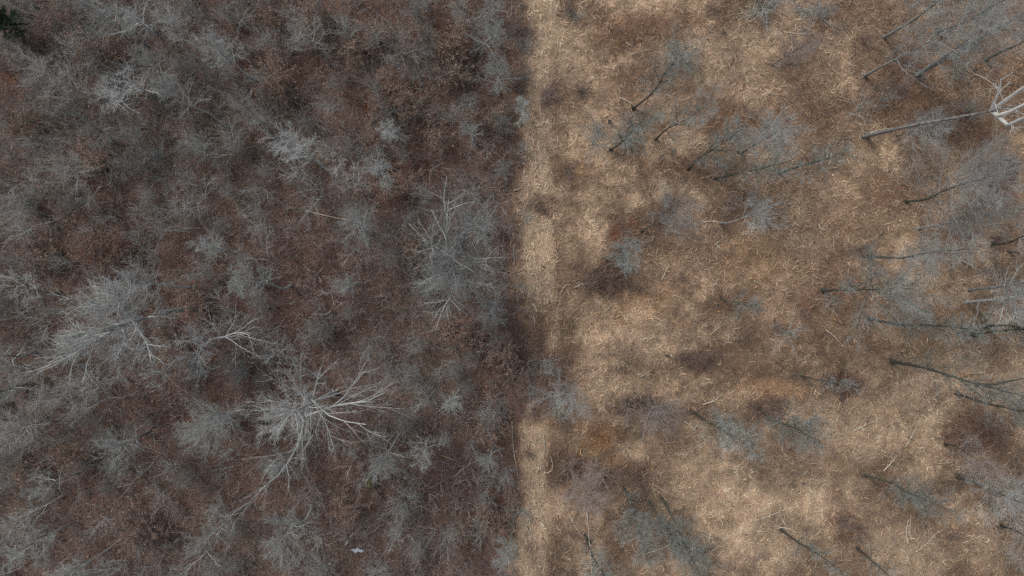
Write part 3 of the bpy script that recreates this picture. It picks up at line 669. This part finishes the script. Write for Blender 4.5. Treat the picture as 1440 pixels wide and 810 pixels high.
def along(n, r):
    i = r.integers(0, len(P1), n); f = r.random(n) ** .6 * 3.99; j = f.astype(int); f = (f - j)[:, None]
    return P1[i, j] * (1 - f) + P1[i, j + 1] * f + r.normal(0, .07, (n, 3))
q, c = needles(26000, along, (.08, .18), (.12, .3), np.array([(.02, .038, .02), (.032, .052, .03), (.045, .062, .04)]), rng); bz.quads(q, c)
link('crown', bz.build('crown', M['flake']), root); nickname(b[0], b[1], 'the green conifer')
b = grounded(gp(524, 676)); root = empty('green_shrub', b)
tag(root, 'only olive green shrub on the brown floor, below the forked fan tree', 'shrub')
p = np.array([[[0, 0, -.1], [0, 0, .2], [.02, .02, .4]]]); P1, R1 = grow(p, np.full((1, 3), .02), 9, (.1, 1), .75, (.7, .3), 5, rng, .1, .15, .012, 1, .4)
link('stem', Bag().tubes(np.concatenate([P1]), R1, 4).build('stem', M['brush']), root)
q, c = needles(900, along, (.05, .12), (.3, .6), np.array([(.09, .10, .035), (.12, .125, .045), (.07, .085, .03)]), rng)
link('foliage', Bag().quads(q, c).build('foliage', M['flake']), root); nickname(b[0], b[1], 'the olive green shrub')

# ---------------------------------------------------------------- the white scraps
def scrap(name, px, py, rx, ry, rot, colr, label, cat, seed):
    r = np.random.default_rng(seed); n, m = 12, 7
    u, v = np.meshgrid(np.linspace(-1, 1, n), np.linspace(-1, 1, m), indexing='ij')
    x = u * rx * (1 + .15 * r.normal(0, 1, u.shape)); y = v * ry * (1 - .55 * np.abs(u)) + .25 * ry * np.sin(u * 5) + r.normal(0, .06 * ry, u.shape)
    z = .14 + .10 * r.random(u.shape) + .05 * np.sin(u * 9 + v * 5); th = .012
    b = grounded(gp(px, py)); top = np.stack([x, y, z], -1).reshape(-1, 3); bot = top - [0, 0, th]
    i = np.arange(n * m).reshape(n, m); q = np.stack([i[:-1, :-1], i[1:, :-1], i[1:, 1:], i[:-1, 1:]], -1).reshape(-1, 4)
    rim = np.concatenate([i[:, 0], i[-1, 1:], i[::-1, -1][1:], i[0, ::-1][1:-1]]); rj = np.roll(rim, -1); k = n * m
    F = np.concatenate([q, q[:, ::-1] + k, np.stack([rim, rj, rj + k, rim + k], -1)[:, ::-1]])
    mt, t, bs = nt(name); bs.inputs['Base Color'].default_value = (*colr, 1); bs.inputs['Roughness'].default_value = .5
    o = link(name, mesh(name, np.concatenate([top, bot]), [F], mt, smooth_=False)); o.location = b; o.rotation_euler[2] = rad(rot)
    tag(o, label, cat)
    nickname(b[0], b[1], 'the ' + label.split(' lying')[0].split(' beside')[0]); return o
scrap('plastic_sheet', 503, 772, .44, .15, -4, (.38, .44, .49), 'crumpled bluish white plastic scrap lying on brown leaves', 'plastic scrap', 3)
scrap('paper_scrap', 489, 761, .19, .09, 60, (.34, .33, .33), 'small pale grey scrap beside a dark hole in the leaves', 'scrap', 4)

# ---------------------------------------------------------------- copies
def copy_tree(root):
    r = root.copy(); COL.objects.link(r)
    for ch in list(root.children):
        c = ch.copy(); COL.objects.link(c); c.parent = r
    return r
def place(proto, first, x, y, s, rz, lean=(0, 0)):
    o = proto if first else copy_tree(proto)
    o.location = grounded([x, y, 0]); o.scale = (s * random.uniform(.8, 1.25), s * random.uniform(.8, 1.25), s * random.uniform(.85, 1.15)); o.rotation_euler = (lean[0], lean[1], rz)
    return o
random.seed(3)

# bare saplings: a stem and a twiggy crown
def sapling_proto(name, h, cr, bark, seed, stems=3, kids=9):
    r = np.random.default_rng(seed); root = empty(name, (0, 0, 0))
    p = np.array([[[0, 0, -.12], [0, 0, .05], [0, 0, .2]]]); P0, R0 = grow(p, np.full((1, 3), .05), stems, (.3, 1), h * .8, (.25, .1), 7, r, .06, .09, .032, .8, .3)
    link('stem', Bag().tubes(P0, R0, 5).build('stem', M['pale' if bark == 'grey' else 'grey']), root)
    P1, R1 = grow(P0, R0, kids, (.25, 1), cr * 1.15, (.68, .2), 5, r, .07, .08, .018, .7, .4)
    P2, R2 = grow(P1, R1, 5, (.2, 1), cr * .5, (.5, .2), 4, r, .04, .09, .0105, .8, .5)
    P3, R3 = grow(P2, R2, 2, (.2, 1), cr * .36, (.5, .2), 3, r, .03, .11, .007, .8, .5)
    c = Bag().tubes(P1, R1, 3); c.m = 1; c.tubes(P2, np.maximum(R2, .005), 3).tubes(P3, np.maximum(R3, .0045), 3)
    link('crown', c.build('crown', [M['pale' if bark == 'grey' else 'grey'], M[bark]]), root); return root
protos = [sapling_proto('sapling', h, cr, bk, 300 + i, st, kd) for i, (h, cr, bk, st, kd) in enumerate([
    (4.2, 1.2, 'sapling', 2, 14), (3.2, 1.0, 'sapling', 3, 11), (3.8, 1.3, 'grey', 2, 13), (2.6, .9, 'cool', 4, 7), (3.4, 1.2, 'dull', 3, 9), (4.6, 1.1, 'grey', 1, 22), (2.4, 1.0, 'sapling', 5, 8), (3.0, 1.1, 'cool', 3, 8)])]
looks = ['mid grey', 'mid grey', 'pale', 'bluish grey', 'brownish', 'tall pale', 'low bushy grey', 'bluish grey']
used = [False] * len(protos); pts = []
tries = 0
while len(pts) < 290 and tries < 60000:
    tries += 1
    x = random.uniform(-37.5, .9); y = random.uniform(-21, 21)
    d = wood_density(np.array([x]), np.array([y]))[0]
    if clearing(np.array([x]), np.array([y]))[0] > .2 or random.random() > d + .12: continue
    if any((x - a) ** 2 + (y - b) ** 2 < .9 for a, b in pts) or any((x - l[0]) ** 2 + (y - l[1]) ** 2 < 1.0 for l in LAND): continue
    pts.append((x, y)); px, py = to_px(x, y)
    i = random.choices(range(8), [3, 3, 3 if px < 420 else 1, 2 if px < 400 else 3, 2, 2, 3, 1])[0]
    o = place(protos[i], not used[i], x, y, random.uniform(.5, .98), random.uniform(0, 6.28), (random.gauss(0, .12), random.gauss(0, .12))); used[i] = True
    tag(o, rel_label([looks[i] + ' sapling', 'thin ' + looks[i] + ' sapling', 'young ' + looks[i] + ' sapling'], x, y), 'sapling', 'bare saplings in the woods')

# saplings that keep their dead leaves
def leafy_proto(seed, cols, n, cr):
    r = np.random.default_rng(seed); root = empty('leafy_sapling', (0, 0, 0))
    p = np.array([[[0, 0, -.12], [0, 0, .05], [0, 0, .2]]]); P0, R0 = grow(p, np.full((1, 3), .05), 3, (.3, 1), 1.9, (.35, .1), 6, r, .06, .1, .03, .8, .3)
    P1, R1 = grow(P0, R0, 9, (.25, 1), cr * .9, (.85, .2), 5, r, .03, .14, .014, .7, .4)
    P2, R2 = grow(P1, R1, 4, (.3, 1), cr * .4, (.8, .2), 4, r, .0, .14, .009, .7, .5)
    link('stem', Bag().tubes(P0, R0, 5).tubes(P1, R1, 3).tubes(P2, R2, 3).build('stem', M['dull']), root)
    def on(n, r):
        i = r.integers(0, len(P2), n); f = r.random(n) * 2.99; j = f.astype(int); f = (f - j)[:, None]
        return P2[i, j] * (1 - f) + P2[i, j + 1] * f + r.normal(0, .05, (n, 3))
    q, c = needles(int(n * 1.7), on, (.06, .13), (.35, .6), cols * .5 + np.array([.145, .105, .085]) * .5, r)
    link('foliage', Bag().quads(q, c).build('foliage', M['flake']), root); return root
RUST = np.array([(.20, .12, .085), (.165, .10, .073), (.24, .16, .12), (.13, .085, .068)])
COPP = np.array([(.185, .13, .092), (.16, .108, .076), (.23, .17, .125), (.125, .088, .066)])
PINK = np.array([(.17, .105, .085), (.20, .135, .11), (.13, .08, .065)])
lp = [leafy_proto(401, RUST, 1500, 1.3), leafy_proto(402, COPP, 1300, 1.2), leafy_proto(403, PINK, 1200, 1.1)]
lname = ['rust red leafy sapling', 'copper brown leafy sapling', 'pinkish brown leafy sapling']; used = [False] * 3
LEAFY = [(92, 222, 1), (130, 222, 0), (96, 268, 0), (135, 285, 0), (70, 262, 2), (140, 345, 0), (158, 370, 0), (172, 350, 2), (122, 352, 0), (540, 112, 0), (562, 128, 1), (535, 150, 0), (575, 150, 0), (600, 45, 1), (618, 66, 1), (645, 78, 1), (655, 55, 1), (630, 110, 1), (385, 104, 0), (390, 122, 1), (428, 38, 1), (440, 22, 1),
 (520, 42, 1), (505, 60, 1), (578, 345, 1), (590, 362, 1), (700, 492, 2), (718, 505, 1), (640, 463, 0), (655, 478, 0), (625, 452, 0), (14, 88, 1), (30, 170, 1), (100, 642, 1), (116, 634, 1), (200, 745, 2), (222, 752, 2), (190, 735, 2), (655, 752, 1), (478, 712, 1), (494, 720, 0), (60, 40, 2), (85, 28, 2), (110, 60, 2), (140, 70, 2), (160, 50, 2),
 (375, 20, 1), (690, 600, 0), (720, 108, 1), (712, 150, 1), (675, 165, 1), (555, 262, 0), (520, 200, 0), (610, 190, 1), (44, 352, 2), (60, 368, 1), (20, 470, 2), (680, 720, 1), (700, 740, 0), (250, 505, 0), (240, 470, 1), (270, 425, 0), (30, 665, 1), (208, 130, 1)]
for (px, py, i) in LEAFY:
    q = gp(px, py, 1.5)
    o = place(lp[i], not used[i], q[0], q[1], random.uniform(.75, 1.15), random.uniform(0, 6.28)); used[i] = True
    tag(o, rel_label([lname[i], 'small ' + lname[i], 'low ' + lname[i]], q[0], q[1]), 'leafy sapling', 'saplings holding dead leaves')

# dark brush clumps of the clearing
def bush_proto(seed, bark, h, cr, stems, kids):
    r = np.random.default_rng(seed); root = empty('bare_bush', (0, 0, 0))
    p = np.array([[[0, 0, -.12], [0, 0, .05], [0, 0, .15]]]); P0, R0 = grow(p, np.full((1, 3), .04), stems, (.1, 1), h * 1.25, (.85, .3), 6, r, .02, .14, .016, .8, .35)
    link('stem', Bag().tubes(P0, R0, 4).build('stem', M[bark]), root)
    P1, R1 = grow(P0, R0, kids, (.15, 1), cr * .6, (.8, .25), 4, r, .03, .15, .009, .8, .5); P2, R2 = grow(P1, R1, 3, (.2, 1), cr * .3, (.75, .25), 3, r, .02, .15, .007, .8, .5)
    link('crown', Bag().tubes(P1, R1, 3).tubes(P2, np.maximum(R2, .004), 3).build('crown', M[bark]), root); return root
bp_ = [bush_proto(501, 'brush', .9, .8, 15, 6), bush_proto(502, 'plum', 1.1, .9, 14, 6), bush_proto(503, 'cool', 1.2, .9, 13, 6), bush_proto(504, 'rot', .8, .7, 18, 6), bush_proto(505, 'grey', 1.4, 1.0, 13, 6)]
bname = ['dark brown twiggy bush', 'plum grey twiggy bush', 'blue grey twiggy bush', 'blackish tangled bush', 'pale grey twiggy bush']; used = [False] * 5
BUSH = [(736, 500, 0, .9), (758, 470, 0, .7), (775, 556, 0, 1.0), (790, 590, 0, .8), (748, 580, 0, .7), (960, 500, 0, .6), (1010, 500, 0, .7), (900, 405, 0, .6), (868, 345, 0, .6), (960, 390, 0, .5), (1050, 470, 0, .6), (1130, 440, 0, .6), (752, 488, 0, 1.1), (762, 508, 2, 1.0), (784, 535, 0, 1.1), (798, 512, 0, .8), (768, 566, 0, .9), (750, 548, 4, .9), (742, 300, 2, .7), (738, 60, 2, .7), (742, 640, 0, .6), (732, 720, 2, .8), (736, 210, 4, .7), (818, 128, 3, .9), (768, 134, 1, .8), (803, 12, 0, .9), (808, 18, 2, .6), (1220, 60, 0, 1.1), (1075, 10, 2, 1.2), (1095, 6, 2, 1.0), (1000, 8, 0, .9), (1212, 350, 3, 1.0), (760, 290, 0, .7), (1110, 468, 4, .9), (1095, 455, 0, .8),
 (838, 392, 0, 1.1), (862, 400, 0, 1.0), (828, 402, 0, .9), (880, 398, 0, .8), (875, 318, 0, .8), (985, 505, 0, .9), (1000, 515, 0, .8), (970, 508, 0, .7), (1187, 540, 0, 1.0), (1200, 536, 0, .6), (800, 660, 1, 1.0), (840, 668, 1, .9), (870, 660, 0, .9), (885, 575, 1, 1.1), (935, 580, 2, 1.0), (1060, 572, 0, .9),
 (1090, 578, 0, .8), (1385, 598, 0, 1.0), (1360, 620, 1, .9), (1405, 610, 0, .9), (1280, 85, 1, 1.0), (1262, 120, 0, .9), (1335, 165, 1, 1.2), (1310, 175, 1, 1.0), (1360, 160, 2, 1.0), (1240, 140, 4, 1.1), (1210, 150, 4, .9), (1405, 260, 0, .9), (1425, 232, 3, 1.0), (1395, 285, 0, .8), (880, 195, 2, 1.0), (840, 180, 4, .9), (835, 200, 2, .8),
 (800, 240, 1, .9), (950, 280, 0, 1.0), (930, 300, 0, .9), (960, 320, 1, .8), (1030, 285, 1, .9), (1065, 300, 4, 1.1), (1075, 310, 1, .9), (1020, 320, 0, .8), (890, 335, 2, .9), (880, 365, 2, 1.0), (1210, 745, 0, .9), (1190, 735, 0, .8), (1340, 750, 0, .8), (1420, 700, 4, 1.0), (1395, 690, 0, .9), (895, 680, 0, .9),
 (770, 545, 0, 1.0), (745, 520, 0, 1.0), (775, 520, 4, .9), (785, 570, 2, .9), (1025, 600, 2, .9), (1140, 590, 2, 1.0), (1270, 700, 2, .8), (1350, 470, 2, .9), (1395, 250, 4, 1.1), (1085, 180, 4, 1.2), (1040, 195, 2, 1.0), (1025, 235, 2, .8), (1300, 350, 4, 1.0), (1390, 380, 4, .7), (1405, 335, 3, .8),
 (1105, 85, 1, 1.0), (960, 80, 2, 1.0), (1430, 50, 4, 1.2), (1390, 20, 4, 1.1), (1345, 100, 4, 1.0), (734, 405, 4, .7), (1155, 20, 4, 1.0), (1130, 10, 2, 1.0)]
for (px, py, i, s) in BUSH:
    q = gp(px, py, .4)
    o = place(bp_[i], not used[i], q[0], q[1], s * random.uniform(.85, 1.15), random.uniform(0, 6.28)); used[i] = True
    tag(o, rel_label([bname[i], 'low ' + bname[i], 'small ' + bname[i]], q[0], q[1]), 'bush', 'twiggy bushes of the clearing')

# ---------------------------------------------------------------- fallen branches, one by one
# material, radius cm, points
B = [('straw', 4, (1100, 46), (1139, 48)), ('tan', 4, (1178, 140), (1193, 143)), ('straw', 5, (1198, 161), (1210, 166), (1219, 184)), ('straw', 4, (1200, 172), (1208, 176), (1213, 190)), ('straw', 4, (1221, 188), (1236, 183), (1254, 180)), ('straw', 4, (1151, 315), (1160, 324)), ('straw', 4, (1172, 331), (1174, 357)),
 ('straw', 5, (1342, 360), (1372, 378), (1406, 402)), ('straw', 4, (1366, 390), (1378, 387), (1392, 393)), ('straw', 4, (1370, 394), (1384, 384)), ('straw', 4, (1160, 464), (1168, 470), (1179, 481)), ('straw', 5, (871, 137), (888, 146)), ('rot', 4, (857, 41), (872, 42)), ('straw', 3, (791, 0), (794, 15)),
 ('straw', 4, (746, 243), (756, 228)), ('straw', 3, (848, 246), (851, 224)), ('tan', 3, (806, 177), (834, 168)), ('straw', 4, (789, 412), (794, 402), (802, 400)), ('straw', 4, (808, 404), (820, 399), (836, 400)), ('straw', 6, (749, 427), (755, 439)), ('straw', 4, (750, 442), (751, 460)), ('straw', 4, (931, 393), (938, 376)),
 ('straw', 4, (988, 312), (1004, 311), (1019, 314)), ('straw', 3, (886, 441), (894, 449)), ('straw', 5, (988, 569), (1004, 563), (1016, 554)), ('straw', 5, (962, 592), (978, 606)), ('orange', 5, (870, 660), (881, 653)), ('orange', 4, (816, 631), (820, 641)), ('straw', 6, (825, 719), (828, 755), (832, 812)), ('straw', 3, (801, 724), (809, 740), (820, 756)),
 ('straw', 4, (827, 672), (846, 669)), ('straw', 4, (847, 672), (857, 692)), ('straw', 3, (910, 777), (928, 771), (945, 765)), ('straw', 4, (774, 640), (777, 661)), ('straw', 4, (764, 610), (764, 645)), ('straw', 4, (765, 665), (776, 660)), ('straw', 4, (720, 592), (722, 630), (729, 673)), ('straw', 4, (986, 751), (1007, 759)),
 ('straw', 4, (1198, 604), (1215, 597), (1231, 589)), ('straw', 5, (1240, 661), (1259, 641)), ('straw', 4, (1271, 627), (1290, 597)), ('straw', 4, (1296, 616), (1302, 627)), ('straw', 6, (1274, 762), (1276, 731)), ('straw', 5, (1277, 750), (1280, 722)), ('straw', 4, (1285, 775), (1302, 762), (1316, 744)), ('straw', 4, (1350, 762), (1378, 751)),
 ('straw', 4, (1060, 730), (1078, 726), (1095, 718)), ('straw', 5, (1095, 741), (1106, 742), (1117, 747)), ('straw', 4, (1098, 728), (1105, 740)), ('straw', 4, (1346, 720), (1354, 716), (1367, 723)), ('straw', 4, (1350, 728), (1352, 716)), ('orange', 5, (1378, 544), (1388, 562)), ('orange', 6, (1361, 525), (1376, 524)), ('straw', 3, (900, 592), (922, 594)),
 ('tan', 4, (1120, 730), (1132, 722)), ('straw', 4, (1385, 545), (1391, 558)), ('straw', 4, (1318, 652), (1336, 650), (1338, 656)), ('straw', 4, (1172, 652), (1180, 661)), ('straw', 3, (1310, 560), (1330, 548)), ('straw', 4, (1118, 352), (1134, 348)), ('straw', 4, (1005, 346), (1012, 340)), ('straw', 5, (1012, 349), (1008, 340)), ('straw', 3, (1000, 470), (1012, 460)),
 ('straw', 3, (960, 140), (972, 136)), ('straw', 4, (880, 60), (890, 64)), ('straw', 3, (1042, 66), (1060, 62)), ('straw', 4, (1070, 135), (1090, 134)), ('straw', 3, (985, 250), (1000, 246)), ('straw', 4, (1165, 232), (1168, 215)), ('straw', 4, (1160, 225), (1163, 208)), ('straw', 3, (1195, 240), (1202, 252)), ('straw', 3, (870, 520), (876, 508)),
 ('straw', 4, (900, 530), (918, 519)), ('straw', 3, (1095, 640), (1110, 648)), ('straw', 4, (1030, 660), (1042, 652)), ('straw', 4, (1400, 470), (1415, 476)), ('straw', 4, (1296, 440), (1306, 452)), ('straw', 4, (1275, 430), (1282, 445)), ('straw', 3, (925, 455), (938, 463)), ('straw', 3, (1060, 395), (1072, 402)), ('straw', 4, (738, 690), (752, 700)),
 ('straw', 4, (740, 740), (747, 760)), ('straw', 3, (728, 275), (738, 288)), ('straw', 5, (722, 268), (735, 263)), ('straw', 4, (724, 284), (733, 282), (731, 271)), ('straw', 3, (742, 780), (750, 765)), ('straw', 4, (756, 716), (766, 704)), ('straw', 4, (885, 760), (900, 752)),
 # in the woods
 ('straw', 6, (430, 297), (465, 305), (506, 313)), ('tan', 4, (535, 356), (556, 372), (575, 386)), ('rot', 6, (574, 548), (596, 537), (620, 524)), ('tan', 4, (712, 380), (737, 388)), ('grey', 4, (722, 345), (724, 372)), ('rot', 7, (205, 610), (216, 600), (228, 592)), ('tan', 3, (690, 265), (712, 262)), ('tan', 4, (480, 268), (500, 282)),
 ('rot', 5, (150, 640), (164, 630)), ('grey', 4, (640, 250), (668, 262)), ('tan', 3, (610, 520), (640, 506)), ('grey', 4, (560, 690), (590, 700)), ('grey', 4, (430, 790), (452, 774)), ('tan', 4, (620, 640), (648, 650)), ('rot', 5, (330, 700), (350, 690)), ('grey', 4, (300, 660), (330, 655)), ('tan', 3, (450, 470), (480, 462)), ('grey', 4, (340, 300), (362, 318))]
mname = {'straw': 'bleached straw coloured', 'tan': 'brown', 'rot': 'dark rotten', 'orange': 'split orange', 'grey': 'grey'}
r = np.random.default_rng(77)
for (mk, rc, *p) in B:
    w = [grounded(gp(*q)) + [0, 0, .10 + r.uniform(0, .1)] for q in p]
    if len(w) == 2: w.insert(1, (w[0] + w[1]) / 2 + r.normal(0, .06, 3) * [1, 1, .3])
    c = np.mean(w, 0); L = np.linalg.norm(w[-1] - w[0])
    P = curve([q - c for q in w], 9)[None]; R = (rc / 125 * np.linspace(1, .5, 9))[None] * r.uniform(.85, 1.1, 9)
    b = Bag().tubes(P, R, 6)
    if L > .5:
        P1, R1 = grow(P, R, 4, (.3, .95), min(.5, L * .3), (.7, .2), 4, r, 0, .12, .02, .6, .4); P1[..., 2] = np.maximum(P1[..., 2], P[0, :, 2].min() - .03); b.tubes(P1, R1, 4)
    o = link('fallen_branch', b.build('fallen_branch', M[mk])); o.location = c
    size = 'short' if L < 1 else 'long' if L > 2 else ''
    pre = ' '.join((size + ' ' + mname[mk] + ' fallen branch').split())
    tag(o, rel_label([pre, 'thin ' + pre, 'bare ' + pre], c[0], c[1]), 'branch', 'fallen branches on the ground')

# stumps
def stump(px, py, rr, hh, bark, lean, label, name='tree_stump'):
    b = grounded(gp(px, py)); root = empty(name, b); tag(root, label, 'stump')
    P = np.array([[[0, 0, -.15], [0, 0, .02], [lean[0] * .5, lean[1] * .5, hh * .6], [lean[0], lean[1], hh]]]); R = np.array([[rr * 1.5, rr * 1.2, rr, rr * .9]])
    n = 12; k = Bag().tubes(P, R, n)
    link('trunk', k.build('trunk', M[bark]), root)
    a = np.arange(n) * 2 * math.pi / n
    V = np.vstack([np.stack([lean[0] + np.cos(a) * rr * .92, lean[1] + np.sin(a) * rr * .92, np.full(n, hh + .004) + np.random.default_rng(int(px)).normal(0, .02, n)], 1), [[lean[0], lean[1], hh + .03]]])
    link('cut_face', mesh('cut_face', V, [np.stack([np.arange(n), (np.arange(n) + 1) % n, np.full(n, n)], 1)], M['straw' if bark != 'rot' else 'tan']), root)
    nickname(b[0], b[1], 'the ' + ' '.join(label.split()[:3]))
stump(937, 500, .09, 1.3, 'rot', (.08, .12), 'thin black snag standing in the middle of the straw')
stump(1420, 352, .10, 1.2, 'rot', (.05, -.25), 'upright dark snag under the crooked dark tree at the border')
stump(857, 172, .10, .8, 'rot', (-.06, .1), 'short brown snag above the crooked dark tree of a pair')

# ---------------------------------------------------------------- camera, light, look
cam = bpy.data.cameras.new('Camera'); co = bpy.data.objects.new('Camera', cam); COL.objects.link(co)
co.location = (0, 0, H); co.rotation_euler = (0, 0, 0)
cam.sensor_width = 36; cam.lens = 36 * H / 74.0; cam.clip_end = 1000
scene.camera = co
W = bpy.data.worlds.new('World'); scene.world = W; W.use_nodes = True
n = W.node_tree.nodes; l = W.node_tree.links
sky = n.new('ShaderNodeTexSky'); sky.sky_type = 'NISHITA'; sky.sun_disc = False
sky.sun_elevation = rad(52); sky.sun_rotation = rad(315); sky.dust_density = 3.0; sky.air_density = 1.0
hs = n.new('ShaderNodeHueSaturation'); hs.inputs['Saturation'].default_value = .32   # a thin even cloud cover takes most of the blue out of the sky
l.new(sky.outputs[0], hs.inputs['Color']); l.new(hs.outputs[0], n['Background'].inputs['Color']); n['Background'].inputs['Strength'].default_value = .12
sun = bpy.data.lights.new('Sun', 'SUN'); sun.energy = 1.5; sun.angle = rad(18); sun.color = (1, .95, .88)
so = bpy.data.objects.new('Sun', sun); COL.objects.link(so); so.rotation_euler = (rad(38), 0, rad(225)); so.location = (0, -20, 60)
vs = scene.view_settings; vs.view_transform = 'Standard'; vs.look = 'None'; vs.gamma = 1; vs.use_curve_mapping = False; vs.exposure = 0.72
scene.cycles.use_denoising = False
scene.cycles.max_bounces = 4; scene.cycles.diffuse_bounces = 3
